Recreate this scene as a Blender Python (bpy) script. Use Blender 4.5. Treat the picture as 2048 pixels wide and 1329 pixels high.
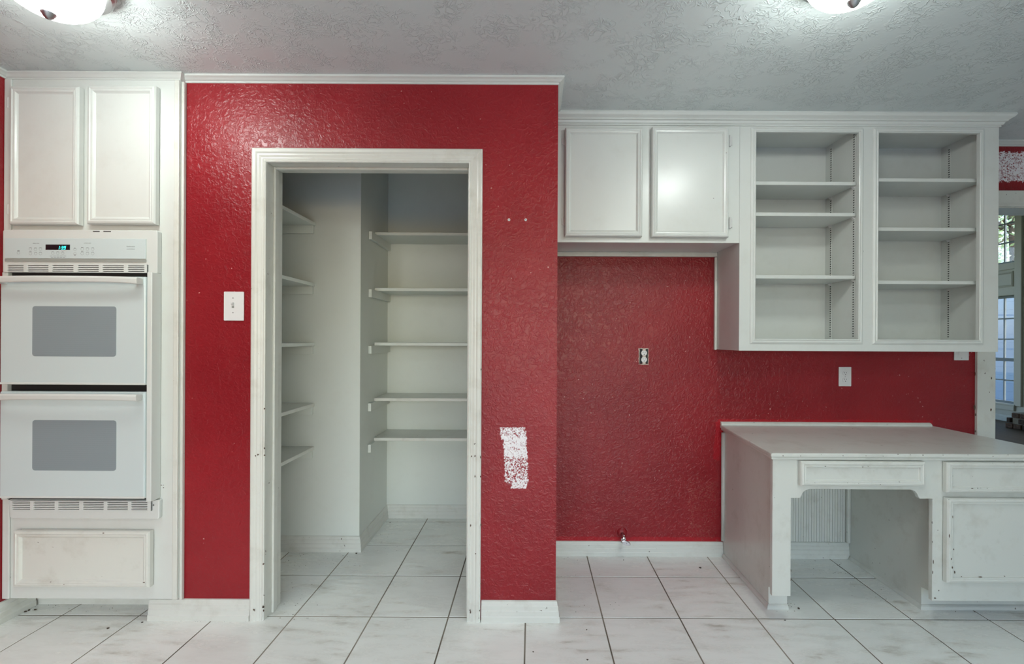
import bpy, bmesh, math, random
from mathutils import Vector

random.seed(7)
for o in list(bpy.data.objects):
    bpy.data.objects.remove(o)
SC = bpy.context.scene
C = SC.collection

# ------------------------------------------------------------------ camera
F, VPX, VPY, CAMH, ROLL = 897.0, 1063.0, 677.0, 1.25, 0.005
cd = bpy.data.cameras.new('camera')
cam = bpy.data.objects.new('camera', cd)
C.objects.link(cam)
cam.location = (0, 0, CAMH)
cam.rotation_euler = (math.pi / 2, -ROLL, 0)
cd.sensor_width = 36.0
cd.lens = 36.0 * F / 2048
cd.shift_x = -(VPX - 1024) / 2048
cd.shift_y = (VPY - 664.5) / 2048
cd.clip_start = 0.02
SC.camera = cam

# ------------------------------------------------------------------ world, exposure
wd = bpy.data.worlds.new('sky')
SC.world = wd
wd.use_nodes = True
wn = wd.node_tree
sky = wn.nodes.new('ShaderNodeTexSky')
sky.sky_type = 'NISHITA'
sky.sun_disc = False
sky.sun_elevation = math.radians(38)
sky.sun_rotation = math.radians(150)
bgn = wn.nodes['Background']
bgn.inputs['Strength'].default_value = 0.66
wn.links.new(sky.outputs[0], bgn.inputs[0])
SC.view_settings.view_transform = 'Standard'
SC.view_settings.look = 'None'
SC.view_settings.gamma = 1.0
SC.view_settings.use_curve_mapping = False
SC.view_settings.exposure = 0.28
LAMP = 35.0          # emission of the dome glass


def portal(name, loc, rot, sx, sy):
    l = bpy.data.lights.new(name, 'AREA')
    l.shape = 'RECTANGLE'
    l.size, l.size_y = sx, sy
    l.cycles.is_portal = True
    o = bpy.data.objects.new(name, l)
    C.objects.link(o)
    o.location = loc
    o.rotation_euler = rot
    return o


# ------------------------------------------------------------------ pixels to places
def W(px, py, d):
    x, y = px - VPX, py - VPY
    return ((x + ROLL * y) * d / F, d, CAMH - (y - ROLL * x) * d / F)


def rect(x0, y0, x1, y1, d):
    """frontal pixel rectangle at depth d -> X0, X1, Z0, Z1"""
    my, mx = (y0 + y1) / 2, (x0 + x1) / 2
    return W(x0, my, d)[0], W(x1, my, d)[0], W(mx, y1, d)[2], W(mx, y0, d)[2]


# ------------------------------------------------------------------ materials
def srgb(r, g, b):
    f = lambda c: (c / 255 / 12.92) if c / 255 <= 0.04045 else ((c / 255 + 0.055) / 1.055) ** 2.4
    return (f(r), f(g), f(b), 1)


class NT:
    def __init__(s, name):
        s.m = bpy.data.materials.new(name)
        s.m.use_nodes = True
        s.t = s.m.node_tree
        s.b = s.t.nodes['Principled BSDF']
        s.pos = s.t.nodes.new('ShaderNodeNewGeometry').outputs['Position']
        s._sep = None

    def link(s, a, b): s.t.links.new(a, b)

    def n(s, kind): return s.t.nodes.new(kind)

    def sep(s):
        if s._sep is None:
            s._sep = s.n('ShaderNodeSeparateXYZ')
            s.link(s.pos, s._sep.inputs[0])
        return s._sep.outputs

    def put(s, sock, v):
        if hasattr(v, 'is_output') or isinstance(v, bpy.types.NodeSocket):
            s.link(v, sock)
        else:
            sock.default_value = v

    def math(s, op, a, b=0.0, c=None, clamp=False):
        q = s.n('ShaderNodeMath')
        q.operation = op
        q.use_clamp = clamp
        s.put(q.inputs[0], a)
        s.put(q.inputs[1], b)
        if c is not None: s.put(q.inputs[2], c)
        return q.outputs[0]

    def noise(s, scale, detail=3, rough=0.5, dist=0.0, vec=None, kind='FBM'):
        q = s.n('ShaderNodeTexNoise')
        q.noise_type = kind
        q.inputs['Scale'].default_value = scale
        q.inputs['Detail'].default_value = detail
        q.inputs['Roughness'].default_value = rough
        q.inputs['Distortion'].default_value = dist
        s.link(vec or s.pos, q.inputs['Vector'])
        return q.outputs['Fac']

    def scaled(s, sx, sy, sz, rot=(0, 0, 0)):
        q = s.n('ShaderNodeMapping')
        q.inputs['Scale'].default_value = (sx, sy, sz)
        q.inputs['Rotation'].default_value = rot
        s.link(s.pos, q.inputs['Vector'])
        return q.outputs[0]

    def ramp(s, f, a, b, c0=(0, 0, 0, 1), c1=(1, 1, 1, 1)):
        q = s.n('ShaderNodeValToRGB')
        e = q.color_ramp.elements
        e[0].position, e[1].position = a, b
        e[0].color, e[1].color = c0, c1
        s.link(f, q.inputs[0])
        return q.outputs[0]

    def mix(s, f, a, b):
        q = s.n('ShaderNodeMix')
        q.data_type = 'RGBA'
        s.put(q.inputs[0], f)
        s.put(q.inputs[6], a)
        s.put(q.inputs[7], b)
        return q.outputs[2]

    def bump(s, h, strength, dist, prev=None):
        q = s.n('ShaderNodeBump')
        q.inputs['Strength'].default_value = strength
        q.inputs['Distance'].default_value = dist
        s.link(h, q.inputs['Height'])
        if prev is not None: s.link(prev, q.inputs['Normal'])
        return q.outputs[0]

    def out(s, color=None, rough=None, normal=None, metal=None, spec=None):
        if color is not None: s.put(s.b.inputs['Base Color'], color)
        if rough is not None: s.put(s.b.inputs['Roughness'], rough)
        if normal is not None: s.link(normal, s.b.inputs['Normal'])
        if metal is not None: s.put(s.b.inputs['Metallic'], metal)
        if spec is not None: s.put(s.b.inputs['Specular IOR Level'], spec)
        return s.m


def plain(name, col, rough=0.5, metal=0.0, spec=0.5):
    return NT(name).out(col, rough, None, metal, spec)


def paint(name, col, rough=0.32, chips=0.0, grime=0.0, bump=0.12):
    t = NT(name)
    c = t.mix(t.noise(2.3, 3), tuple(v * 0.97 for v in col[:3]) + (1,), tuple(min(1, v * 1.03) for v in col[:3]) + (1,))
    if grime:
        g = t.ramp(t.noise(9, 5, 0.65), 0.52, 0.78)
        c = t.mix(t.math('MULTIPLY', g, grime), c, srgb(150, 140, 118))
    if chips:
        a = t.ramp(t.noise(55, 2, 0.5), 0.735, 0.755)
        b = t.ramp(t.noise(5, 2), 0.5, 0.56)
        c = t.mix(t.math('MULTIPLY', t.math('MULTIPLY', a, b), chips), c, srgb(78, 62, 50))
    h = t.noise(26, 3, 0.5, vec=t.scaled(1, 1, 0.35))
    return t.out(c, rough, t.bump(h, bump, 0.004))


def red_paint(name, marks):
    """red enamel over orange-peel plaster. marks: (xc, zc, half w, half h, skew, colour, cover, raggedness)"""
    t = NT(name)
    x, y, z = t.sep()
    c = t.mix(t.ramp(t.noise(2.2, 4, 0.6), 0.35, 0.7), srgb(130, 23, 31), srgb(146, 32, 39))
    sc = t.ramp(t.noise(7, 5, 0.7), 0.55, 0.8)
    c = t.mix(t.math('MULTIPLY', sc, 0.25), c, srgb(130, 50, 50))
    fl = t.math('MULTIPLY', t.ramp(t.noise(75, 1, 0.4), 0.755, 0.775), t.ramp(t.noise(3, 2), 0.5, 0.6))
    c = t.mix(t.math('MULTIPLY', fl, 0.75), c, srgb(215, 165, 160))
    h1 = t.noise(48, 3, 0.55, 1.2, kind='FBM')
    h1r = t.ramp(h1, 0.42, 0.66)
    edge = t.noise(60, 4, 0.7)
    fine = t.noise(150, 3, 0.6, 0.8)
    for (xc, zc, hw, hh, sk, col, cov, rag) in marks:
        dz = t.math('SUBTRACT', z, zc)
        u = t.math('SUBTRACT', t.math('SUBTRACT', x, xc), t.math('MULTIPLY', dz, sk))
        au = t.math('SUBTRACT', t.math('ABSOLUTE', u), hw)
        av = t.math('SUBTRACT', t.math('ABSOLUTE', dz), hh)
        sd = t.math('MAXIMUM', au, av)
        sd = t.math('ADD', sd, t.math('MULTIPLY', t.math('SUBTRACT', edge, 0.5), rag))
        inside = t.math('MULTIPLY', t.math('SUBTRACT', 0.0, sd), 400.0, clamp=True)
        # paint misses the hollows of the texture
        thr = 1.0 - cov
        fil = t.math('MULTIPLY', t.math('SUBTRACT', t.math('ADD', t.math('MULTIPLY', h1, 0.25), t.math('MULTIPLY', fine, 0.75)), 0.28 + 0.42 * thr), 14.0, clamp=True)
        c = t.mix(t.math('MULTIPLY', inside, fil), c, col)
    nb = t.bump(h1r, 0.26, 0.005)
    nb = t.bump(t.noise(14, 3, 0.5), 0.18, 0.012, nb)
    return t.out(c, 0.3, nb, spec=0.35)


M = {}
M['white'] = paint('white_enamel', srgb(208, 211, 206), 0.28, grime=0.10)
M['worn'] = paint('worn_white_enamel', srgb(210, 211, 203), 0.3, chips=0.85, grime=0.30)
M['pantry'] = paint('pantry_white', srgb(214, 219, 212), 0.4, grime=0.06)
M['livwall'] = paint('living_room_paint', srgb(206, 203, 190), 0.5)
M['wallfar'] = paint('kitchen_light_paint', srgb(225, 224, 220), 0.5)


def make_ceiling(name, col):
    t = NT(name)
    r = t.noise(24, 3, 0.55, 1.6)
    rid = t.math('ABSOLUTE', t.math('SUBTRACT', r, 0.5))
    rid = t.ramp(rid, 0.0, 0.055, (1, 1, 1, 1), (0, 0, 0, 1))
    msk = t.ramp(t.noise(9, 2), 0.42, 0.6)
    h = t.math('MULTIPLY', rid, msk)
    nb = t.bump(h, 0.6, 0.006)
    nb = t.bump(t.noise(60, 2), 0.1, 0.003, nb)
    return t.out(col, 0.38, nb, spec=0.5)


M['ceil'] = make_ceiling('knockdown_ceiling', srgb(210, 218, 217))


def make_tile():
    t = NT('white_ceramic_tile')
    oi = t.n('ShaderNodeObjectInfo')
    v = t.scaled(6, 26, 1, (0, 0, 0.6))
    st = t.ramp(t.noise(1.0, 5, 0.7, vec=v), 0.47, 0.68)
    gr = t.ramp(t.noise(3.2, 4, 0.65), 0.42, 0.68)
    dirt = t.math('MULTIPLY', st, t.math('ADD', t.math('MULTIPLY', gr, 0.85), 0.12))
    base = t.mix(oi.outputs['Random'], srgb(240, 242, 236), srgb(246, 247, 241))
    c = t.mix(t.math('MULTIPLY', t.noise(5, 4), 0.25), base, srgb(205, 208, 204))
    c = t.mix(t.math('MULTIPLY', dirt, 0.75), c, srgb(150, 140, 118))
    return t.out(c, t.math('ADD', t.math('MULTIPLY', dirt, 0.3), 0.24), t.bump(t.noise(8, 3), 0.05, 0.004))


M['tile'] = make_tile()
tg = NT('grout')
M['grout'] = tg.out(tg.mix(tg.ramp(tg.noise(1.3, 2), 0.4, 0.62), srgb(98, 90, 78), srgb(150, 143, 128)), 0.9)
M['metal'] = plain('brushed_nickel', (0.42, 0.42, 0.43, 1), 0.3, 1.0)
M['chrome'] = plain('valve_chrome', (0.72, 0.72, 0.72, 1), 0.18, 1.0)
M['hinge'] = plain('painted_hinge', srgb(204, 204, 201), 0.35)
M['black'] = plain('dark_gap', (0.012, 0.012, 0.012, 1), 0.6)
M['slot'] = plain('slot_dark', (0.03, 0.03, 0.03, 1), 0.7)
M['plastic'] = plain('white_plastic', srgb(218, 218, 217), 0.3)
M['oven'] = plain('oven_white_glass', srgb(197, 209, 209), 0.12)
M['ovenmetal'] = plain('oven_white_enamel', srgb(208, 212, 208), 0.25)
M['band'] = plain('oven_grey_band', srgb(150, 154, 148), 0.3)
M['print'] = plain('oven_grey_print', srgb(110, 113, 115), 0.5)
M['display'] = plain('display_black', (0.010, 0.009, 0.012, 1), 0.1)
M['chip'] = plain('bare_wood_chip', srgb(82, 62, 48), 0.8)
M['dirt'] = plain('dirt_crumbs', srgb(74, 64, 52), 0.9)
t = NT('oven_window_glass')
v = t.n('ShaderNodeTexWave')
v.wave_type = 'BANDS'
v.bands_direction = 'Z'
v.inputs['Scale'].default_value = 110
t.link(t.pos, v.inputs['Vector'])
M['ovenglass'] = t.out(t.mix(v.outputs['Fac'], srgb(126, 139, 144), srgb(140, 151, 155)), 0.1)


def emit(name, col, strength):
    t = NT(name)
    t.b.inputs['Base Color'].default_value = col
    t.b.inputs['Emission Color'].default_value = col
    t.b.inputs['Emission Strength'].default_value = strength
    return t.m


M['dome'] = emit('lit_opal_glass', (0.93, 1.0, 0.965, 1), LAMP)
M['digit'] = emit('teal_digits', (0.05, 0.75, 0.72, 1), 1.3)


def pane_mat():
    m = bpy.data.materials.new('window_pane')
    m.use_nodes = True
    nt = m.node_tree
    nt.nodes.remove(nt.nodes['Principled BSDF'])
    tr = nt.nodes.new('ShaderNodeBsdfTransparent')
    tr.inputs[0].default_value = (0.93, 0.96, 0.97, 1)
    gl = nt.nodes.new('ShaderNodeBsdfGlossy')
    gl.inputs['Roughness'].default_value = 0.02
    mx = nt.nodes.new('ShaderNodeMixShader')
    mx.inputs[0].default_value = 0.06
    nt.links.new(tr.outputs[0], mx.inputs[1])
    nt.links.new(gl.outputs[0], mx.inputs[2])
    nt.links.new(mx.outputs[0], nt.nodes['Material Output'].inputs[0])
    return m


M['pane'] = pane_mat()
t = NT('fireplace_brick')
oi = t.n('ShaderNodeObjectInfo')
cb = t.mix(oi.outputs['Random'], srgb(62, 44, 34), srgb(108, 78, 58))
M['brick'] = t.out(t.mix(t.ramp(t.noise(30, 4, 0.7), 0.45, 0.7), cb, srgb(35, 28, 24)), 0.85, t.bump(t.noise(60, 3), 0.4, 0.004))
M['mortar'] = plain('brick_mortar', srgb(150, 138, 122), 0.9)
t = NT('dark_wood_floor')
wv = t.noise(1.0, 4, 0.6, vec=t.scaled(14, 1.2, 1))
M['woodfloor'] = t.out(t.mix(wv, srgb(70, 58, 44), srgb(108, 92, 72)), 0.55, spec=0.25)
M['siding'] = plain('blue_grey_siding', srgb(120, 138, 166), 0.7)
M['bark'] = plain('bark', srgb(88, 72, 58), 0.9)
t = NT('tree_leaves')
M['leaf'] = t.out(t.mix(t.ramp(t.noise(3, 2), 0.4, 0.6), srgb(170, 190, 140), srgb(205, 215, 170)), 0.5)
t = NT('lawn')
M['lawn'] = t.out(t.mix(t.noise(6, 4), srgb(84, 108, 56), srgb(126, 140, 84)), 0.9)

# ------------------------------------------------------------------ mesh helpers
WL = {}


class MB:
    def __init__(s):
        s.v, s.f = [], []

    def add(s, vs, fs):
        o = len(s.v)
        s.v += [tuple(p) for p in vs]
        s.f += [tuple(i + o for i in f) for f in fs]
        return s

    def box(s, x0, x1, y0, y1, z0, z1):
        x0, x1 = min(x0, x1), max(x0, x1)
        y0, y1 = min(y0, y1), max(y0, y1)
        z0, z1 = min(z0, z1), max(z0, z1)
        vs = [(x, y, z) for z in (z0, z1) for y in (y0, y1) for x in (x0, x1)]
        return s.add(vs, [(0, 2, 3, 1), (4, 5, 7, 6), (0, 1, 5, 4), (2, 6, 7, 3), (0, 4, 6, 2), (1, 3, 7, 5)])

    def prism(s, poly, fn0, fn1):
        n = len(poly)
        vs = [fn0(*p) for p in poly] + [fn1(*p) for p in poly]
        fs = [tuple(range(n)), tuple(range(2 * n - 1, n - 1, -1))]
        fs += [(i, i + n, (i + 1) % n + n, (i + 1) % n) for i in range(n)]
        return s.add(vs, fs)

    def front(s, poly, y0, y1):
        """polygon in (x, z) between depths y0 and y1"""
        return s.prism(poly, lambda x, z: (x, y0, z), lambda x, z: (x, y1, z))

    def flat(s, poly, z0, z1):
        return s.prism(poly, lambda x, y: (x, y, z0), lambda x, y: (x, y, z1))

    def sweep(s, path, profile, fn, closed=False):
        """profile (out, h) swept along 2-D path with mitres; out is to the left of travel"""
        n = len(path)
        offs = []
        for i in range(n):
            dirs = []
            if closed or i > 0:
                a, b = path[(i - 1) % n], path[i]
                dirs.append(Vector((b[0] - a[0], b[1] - a[1])).normalized())
            if closed or i < n - 1:
                a, b = path[i], path[(i + 1) % n]
                dirs.append(Vector((b[0] - a[0], b[1] - a[1])).normalized())
            ns = [Vector((-q.y, q.x)) for q in dirs]
            if len(ns) == 2:
                m = (ns[0] + ns[1]).normalized()
                m = m / max(0.2, m.dot(ns[0]))
            else:
                m = ns[0]
            offs.append(m)
        k = len(profile)
        vs = []
        for i in range(n):
            for (o_, h) in profile:
                vs.append(fn(path[i][0] + offs[i].x * o_, path[i][1] + offs[i].y * o_, h))
        fs = []
        for i in range(n if closed else n - 1):
            j = (i + 1) % n
            for a in range(k):
                b = (a + 1) % k
                fs.append((i * k + a, j * k + a, j * k + b, i * k + b))
        if not closed:
            fs.append(tuple(range(k - 1, -1, -1)))
            fs.append(tuple((n - 1) * k + a for a in range(k)))
        return s.add(vs, fs)

    def lathe(s, prof, fn, seg=32):
        """prof (r, h); fn(a, b, h) maps"""
        k = len(prof)
        vs, fs = [], []
        for i in range(seg):
            c, q = math.cos(2 * math.pi * i / seg), math.sin(2 * math.pi * i / seg)
            vs += [fn(r * c, r * q, h) for (r, h) in prof]
        for i in range(seg):
            j = (i + 1) % seg
            for a in range(k - 1):
                fs.append((i * k + a, i * k + a + 1, j * k + a + 1, j * k + a))
        return s.add(vs, fs)

    def tube(s, pts, r, seg=10):
        rings = []
        pts = [Vector(p) for p in pts]
        for i, p in enumerate(pts):
            d = (pts[min(i + 1, len(pts) - 1)] - pts[max(i - 1, 0)]).normalized()
            u = d.cross(Vector((0, 0, 1)))
            if u.length < 1e-3: u = d.cross(Vector((1, 0, 0)))
            u.normalize()
            w = d.cross(u)
            rings.append([tuple(p + (u * math.cos(2 * math.pi * a / seg) + w * math.sin(2 * math.pi * a / seg)) * r) for a in range(seg)])
        vs = [q for r_ in rings for q in r_]
        fs = []
        for i in range(len(pts) - 1):
            for a in range(seg):
                b = (a + 1) % seg
                fs.append((i * seg + a, i * seg + b, (i + 1) * seg + b, (i + 1) * seg + a))
        fs.append(tuple(range(seg)))
        fs.append(tuple((len(pts) - 1) * seg + a for a in range(seg - 1, -1, -1)))
        return s.add(vs, fs)

    def build(s, name, mat, parent=None, bevel=0.0, smooth=False, label=None, kind=None, seg=2):
        xs = [p[0] for p in s.v]; ys = [p[1] for p in s.v]; zs = [p[2] for p in s.v]
        c = ((min(xs) + max(xs)) / 2, (min(ys) + max(ys)) / 2, min(zs))
        me = bpy.data.meshes.new(name)
        me.from_pydata([(p[0] - c[0], p[1] - c[1], p[2] - c[2]) for p in s.v], [], s.f)
        bm = bmesh.new(); bm.from_mesh(me)
        bmesh.ops.recalc_face_normals(bm, faces=bm.faces)
        bm.to_mesh(me); bm.free()
        if smooth:
            for p in me.polygons: p.use_smooth = True
        me.materials.append(M[mat] if isinstance(mat, str) else mat)
        o = bpy.data.objects.new(name, me)
        C.objects.link(o)
        WL[o] = c
        if parent is not None:
            o.parent = parent
            pc = WL[parent]
            o.location = (c[0] - pc[0], c[1] - pc[1], c[2] - pc[2])
        else:
            o.location = c
        if bevel:
            b = o.modifiers.new('bevel', 'BEVEL')
            b.width = bevel
            b.segments = seg
            b.limit_method = 'ANGLE'
            b.angle_limit = math.radians(40)
        if label: o['label'] = label
        if kind: o['kind'] = kind
        return o


def thing(name, label, cat, loc, group=None):
    o = bpy.data.objects.new(name, None)
    o.empty_display_size = 0.05
    C.objects.link(o)
    o.location = loc
    WL[o] = tuple(loc)
    o['label'] = label
    o['category'] = cat
    if group: o['group'] = group
    return o


def tag(o, label, cat, group=None):
    o['label'] = label
    o['category'] = cat
    if group: o['group'] = group
    return o


def struct(o, label, cat):
    o['kind'] = 'structure'
    o['label'] = label
    o['category'] = cat
    return o


def sbox(name, mat, b, label, cat, **k):
    return struct(MB().box(*b).build(name, mat, **k), label, cat)


def text_mesh(body, size, x, y, z, name, mat, parent, align='CENTER', shear=0.0):
    cu = bpy.data.curves.new('txt', 'FONT')
    cu.body = body
    cu.size = size
    cu.align_x = align
    cu.shear = shear
    cu.extrude = 0.0002
    cu.resolution_u = 3
    to = bpy.data.objects.new('txt', cu)
    C.objects.link(to)
    me = bpy.data.meshes.new_from_object(to.evaluated_get(bpy.context.evaluated_depsgraph_get()))
    mb = MB()
    mb.add([(x + p.co.x, y - p.co.z, z + p.co.y) for p in me.vertices], [tuple(p.vertices) for p in me.polygons])
    bpy.data.objects.remove(to)
    bpy.data.curves.remove(cu)
    bpy.data.meshes.remove(me)
    return mb.build(name, mat, parent)


flatfn = lambda x, y, h: (x, y, h)

# ------------------------------------------------------------------ key planes (metres; y = distance from the camera plane)
XL, YP, YPB = -2.304, 1.985, 2.108          # left wall, pantry wall front and back
YN, YNB = 2.59, 2.70                       # niche wall front and back
XR, YB = 4.2, -2.6                         # kitchen right wall, wall behind the camera
ZC = 2.40
XC = 0.113                                 # outer corner of pantry block
YF, YCH, YPW = 1.962, 2.62, 3.115          # oven cabinet face, pantry chase face, pantry back wall
XCH, XPL, XPR = -1.0, -1.52, 0.0           # pantry chase corner, pantry side walls
XJ0, XJ1, ZJ = -1.173, -0.2795, 2.021     # doorway clear opening
YU = 2.30                                  # upper cabinets' face
XO0, XO1, ZO = 2.652, 3.72, 2.012          # opening to living room
XV, YV = 7.38, 9.6                         # living room window wall and far wall
ZV = 3.95
WX0, WX1, WZ0, WZ1 = -1.7, 2.1, 0.10, 2.15   # glazed door added behind camera to let daylight in

# ------------------------------------------------------------------ floor
fl = MB()
fl.box(XL - .1, XR + .1, YB - .1, YNB, -0.06, -0.0012)
fl.box(XPL, XC, YNB, YPW + .08, -0.06, -0.0012)
floor = struct(fl.build('floor', 'grout'), 'grey grout bed of the white tiled kitchen and pantry floor', 'floor')
TS, TX, TY = 0.3454, -0.0208, 2.006
tile_proto = None
far_tiles = MB()
g = 0.0026
for r in range(-14, 4):
    for cidx in range(-8, 13):
        x0, x1 = TX + cidx * TS + g, TX + (cidx + 1) * TS - g
        y0, y1 = TY + r * TS + g, TY + (r + 1) * TS - g
        x0, x1 = max(x0, XL), min(x1, XR)
        lim = YNB
        if r >= 2:
            if x0 > XPR or x1 < XPL: continue
            lim = YPW
            x1 = min(x1, XPR + .02); x0 = max(x0, XPL + .01)
        elif r == 1 and x0 < XPR:
            lim = TY + 2 * TS
        y0, y1 = max(y0, YB), min(y1, lim)
        if x1 - x0 < 0.03 or y1 - y0 < 0.01: continue
        if r == 3 and x1 < XCH: continue
        if r < -4:
            far_tiles.box(x0, x1, y0, y1, -0.006, 0)
            continue
        b = MB().box(x0, x1, y0, y1, -0.006, 0)
        full = abs(x1 - x0 - (TS - 2 * g)) < 1e-6 and abs(y1 - y0 - (TS - 2 * g)) < 1e-6
        if full and tile_proto is not None:
            o = tile_proto.copy()
            C.objects.link(o)
            fw = WL[floor]
            o.location = ((x0 + x1) / 2 - fw[0], (y0 + y1) / 2 - fw[1], -0.006 - fw[2])
        else:
            o = b.build('tile', 'tile', floor, bevel=0.0015, seg=1)
            if full: tile_proto = o
far_tiles.build('tile_field', 'tile', floor, kind='stuff')

# ------------------------------------------------------------------ ceilings
cl = MB()
cl.box(XL - .1, XR + .1, YB - .1, YNB + .02, ZC, ZC + .06)
cl.box(XPL - .05, XC, YNB + .02, YPW + .08, ZC, ZC + .06)
struct(cl.build('ceiling', 'ceil'), 'light grey kitchen ceiling with knockdown plaster texture', 'ceiling')

# ------------------------------------------------------------------ walls
xw = W(1028, 915, YP)[0]; zw = W(1028, 915, YP)[2]
WHITE = srgb(232, 228, 230)
RBR = srgb(164, 24, 35)
pm = [(xw - .004, zw + .105, .058, .028, -.12, WHITE, .64, .02),
      (xw + .004, zw + .045, .052, .050, -.07, WHITE, .72, .03),
      (xw + .010, zw - .045, .052, .075, -.03, WHITE, .57, .03),
      (xw + .026, zw - .118, .035, .022, .30, WHITE, .66, .016)]
M['redp'] = red_paint('red_enamel_pantry_wall', pm)
sx, _, sz = W(1405, 1020, YN)
nm = [(0.6, .092, .52, .014, 0, RBR, 1.2, .02),
      (1.7, .775, .62, .014, 0, RBR, 1.2, .02),
      (1.078, .66, .020, .11, 0.08, RBR, 1.2, .035),
      (sx, sz, .08, .17, 0, srgb(146, 62, 58), .45, .12),
      (W(1300, 1000, YN)[0], W(1300, 1000, YN)[2], .22, .12, 0, srgb(150, 50, 52), .30, .2),
      (3.05, 2.255, .48, .085, 0, WHITE, .66, .06)]
M['redn'] = red_paint('red_enamel_niche_wall', nm)
M['redl'] = red_paint('red_enamel_left_wall', [])

sbox('wall_left', 'redl', (XL - .12, XL, YB - .1, YNB, 0, ZC), 'red painted side wall beside the oven cabinet', 'wall')
w = MB()
w.box(-1.556, XJ0 - .018, YP, YPB, 0, ZC)
w.box(XJ0 - .018, XJ1 + .018, YP, YPB, ZJ + .018, ZC)
w.box(XJ1 + .018, XC, YP, YPB, 0, ZC)
struct(w.build('wall_front', 'redp'), 'red painted wall around the pantry doorway with white roller swatch', 'wall')
sbox('wall_pantry_left', 'pantry', (XPL - .036, XPL, YPB, YPW + .08, 0, ZC), 'white side wall of the pantry behind the left shelves', 'wall')
sbox('wall_pantry_chase', 'pantry', (XPL, XCH, YCH, YPW + .08, 0, ZC), 'white boxed-out chase in the pantry corner', 'wall')
sbox('wall_pantry_back', 'pantry', (XCH, XPR + .05, YPW, YPW + .08, 0, ZC), 'white back wall of the pantry', 'wall')
sbox('wall_pantry_right', 'pantry', (XPR, XPR + .05, YPB, YPW, 0, ZC), 'white right wall inside the pantry', 'wall')
sbox('wall_niche_left', 'redl', (XPR + .05, XC, YPB, YN, 0, ZC), 'red return wall of the refrigerator niche', 'wall')
w = MB()
w.box(XPR + .05, XO0 - .012, YN, YNB, 0, ZC)
w.box(XO0 - .012, XO1 + .012, YN, YNB, ZO + .012, ZC)
w.box(XO1 + .012, XR + .1, YN, YNB, 0, ZC)
struct(w.build('wall_niche', 'redn'), 'red painted back wall of the niche and desk nook', 'wall')
sbox('wall_right', 'wallfar', (XR, XR + .1, YB, YN, 0, ZC), 'plain light wall on the right side of the kitchen', 'wall')
w = MB()
w.box(XL, WX0, YB - .1, YB, 0, ZC); w.box(WX1, XR, YB - .1, YB, 0, ZC)
w.box(WX0, WX1, YB - .1, YB, 0, WZ0); w.box(WX0, WX1, YB - .1, YB, WZ1, ZC)
struct(w.build('wall_back', 'wallfar'), 'plain light wall with an added glazed patio door opposite the pantry', 'wall')


def window(n, axis, p, a0, a1, z0, z1, cols, rows, label, mat='white', rail=None, mt=.012):
    """window in plane y=p (axis 'x') or x=p (axis 'y') with frame, muntins and panes"""
    def bx(mb, u0, u1, q0, q1, zz0, zz1):
        return mb.box(u0, u1, p + q0, p + q1, zz0, zz1) if axis == 'x' else mb.box(p + q0, p + q1, u0, u1, zz0, zz1)
    fw = .035
    f = MB()
    bx(f, a0, a0 + fw, 0, .05, z0, z1); bx(f, a1 - fw, a1, 0, .05, z0, z1)
    bx(f, a0 + fw, a1 - fw, 0, .05, z0, z0 + fw); bx(f, a0 + fw, a1 - fw, 0, .05, z1 - fw, z1)
    root = struct(f.build('window_%d' % n, mat), label, 'window')
    ia0, ia1, iz0, iz1 = a0 + fw, a1 - fw, z0 + fw, z1 - fw
    for i in range(1, cols):
        c = ia0 + (ia1 - ia0) * i / cols
        bx(MB(), c - mt / 2, c + mt / 2, .012, .034, iz0, iz1).build('muntin', mat, root)
    for j in range(1, rows):
        c = iz0 + (iz1 - iz0) * j / rows
        h = mt / 2 if rail != j else .025
        bx(MB(), ia0, ia1, .010, .036, c - h, c + h).build('muntin' if rail != j else 'meeting_rail', mat, root)
    for i in range(cols):
        for j in range(rows):
            u0, u1 = ia0 + (ia1 - ia0) * i / cols, ia0 + (ia1 - ia0) * (i + 1) / cols
            v0, v1 = iz0 + (iz1 - iz0) * j / rows, iz0 + (iz1 - iz0) * (j + 1) / rows
            mb = MB()
            q = p + .022
            if axis == 'x':
                mb.add([(u0, q, v0), (u1, q, v0), (u1, q, v1), (u0, q, v1)], [(0, 1, 2, 3)])
            else:
                mb.add([(q, u0, v0), (q, u1, v0), (q, u1, v1), (q, u0, v1)], [(0, 1, 2, 3)])
            mb.build('pane', 'pane', root)
    return root


window(1, 'x', YB - .08, WX0, WX1, WZ0, WZ1, 4, 1, 'wide white glazed patio door added opposite the pantry to light the kitchen')  # unseen glazed door, added so daylight fills floor and desk
portal('added_door_portal', ((WX0 + WX1) / 2, YB - .11, (WZ0 + WZ1) / 2), (math.pi / 2, 0, 0), WX1 - WX0, WZ1 - WZ0)

# ------------------------------------------------------------------ living room beyond the opening
sbox('floor_living', 'woodfloor', (XC + .01, XV + .12, YNB, YV + .1, -0.05, 0), 'dark wood floor of the room beyond the opening', 'floor')
sbox('ceiling_living', 'ceil', (XC + .01, XV + .12, YNB, YV + .1, ZV, ZV + .05), 'high ceiling of the room beyond the opening', 'ceiling')
w = MB()
w.box(XC + .01, XO0 - .012, YNB, YNB + .03, 0, ZV); w.box(XO0 - .012, XO1 + .012, YNB, YNB + .03, ZO + .012, ZV)
w.box(XO1 + .012, XV, YNB, YNB + .03, 0, ZV)
struct(w.build('wall_living_front', 'livwall'), 'pale wall of the living room around the opening', 'wall')
w = MB()
FW = [(1.2, 3.4), (4.2, 6.4)]  # unseen end wall windows, added to brighten the living room
for (a, b) in ((XC + .01, 1.2), (3.4, 4.2), (6.4, XV)):
    w.box(a, b, YV, YV + .1, 0, ZV)
for (a, b) in FW:
    w.box(a, b, YV, YV + .1, 0, .3); w.box(a, b, YV, YV + .1, 3.3, ZV)
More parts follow.
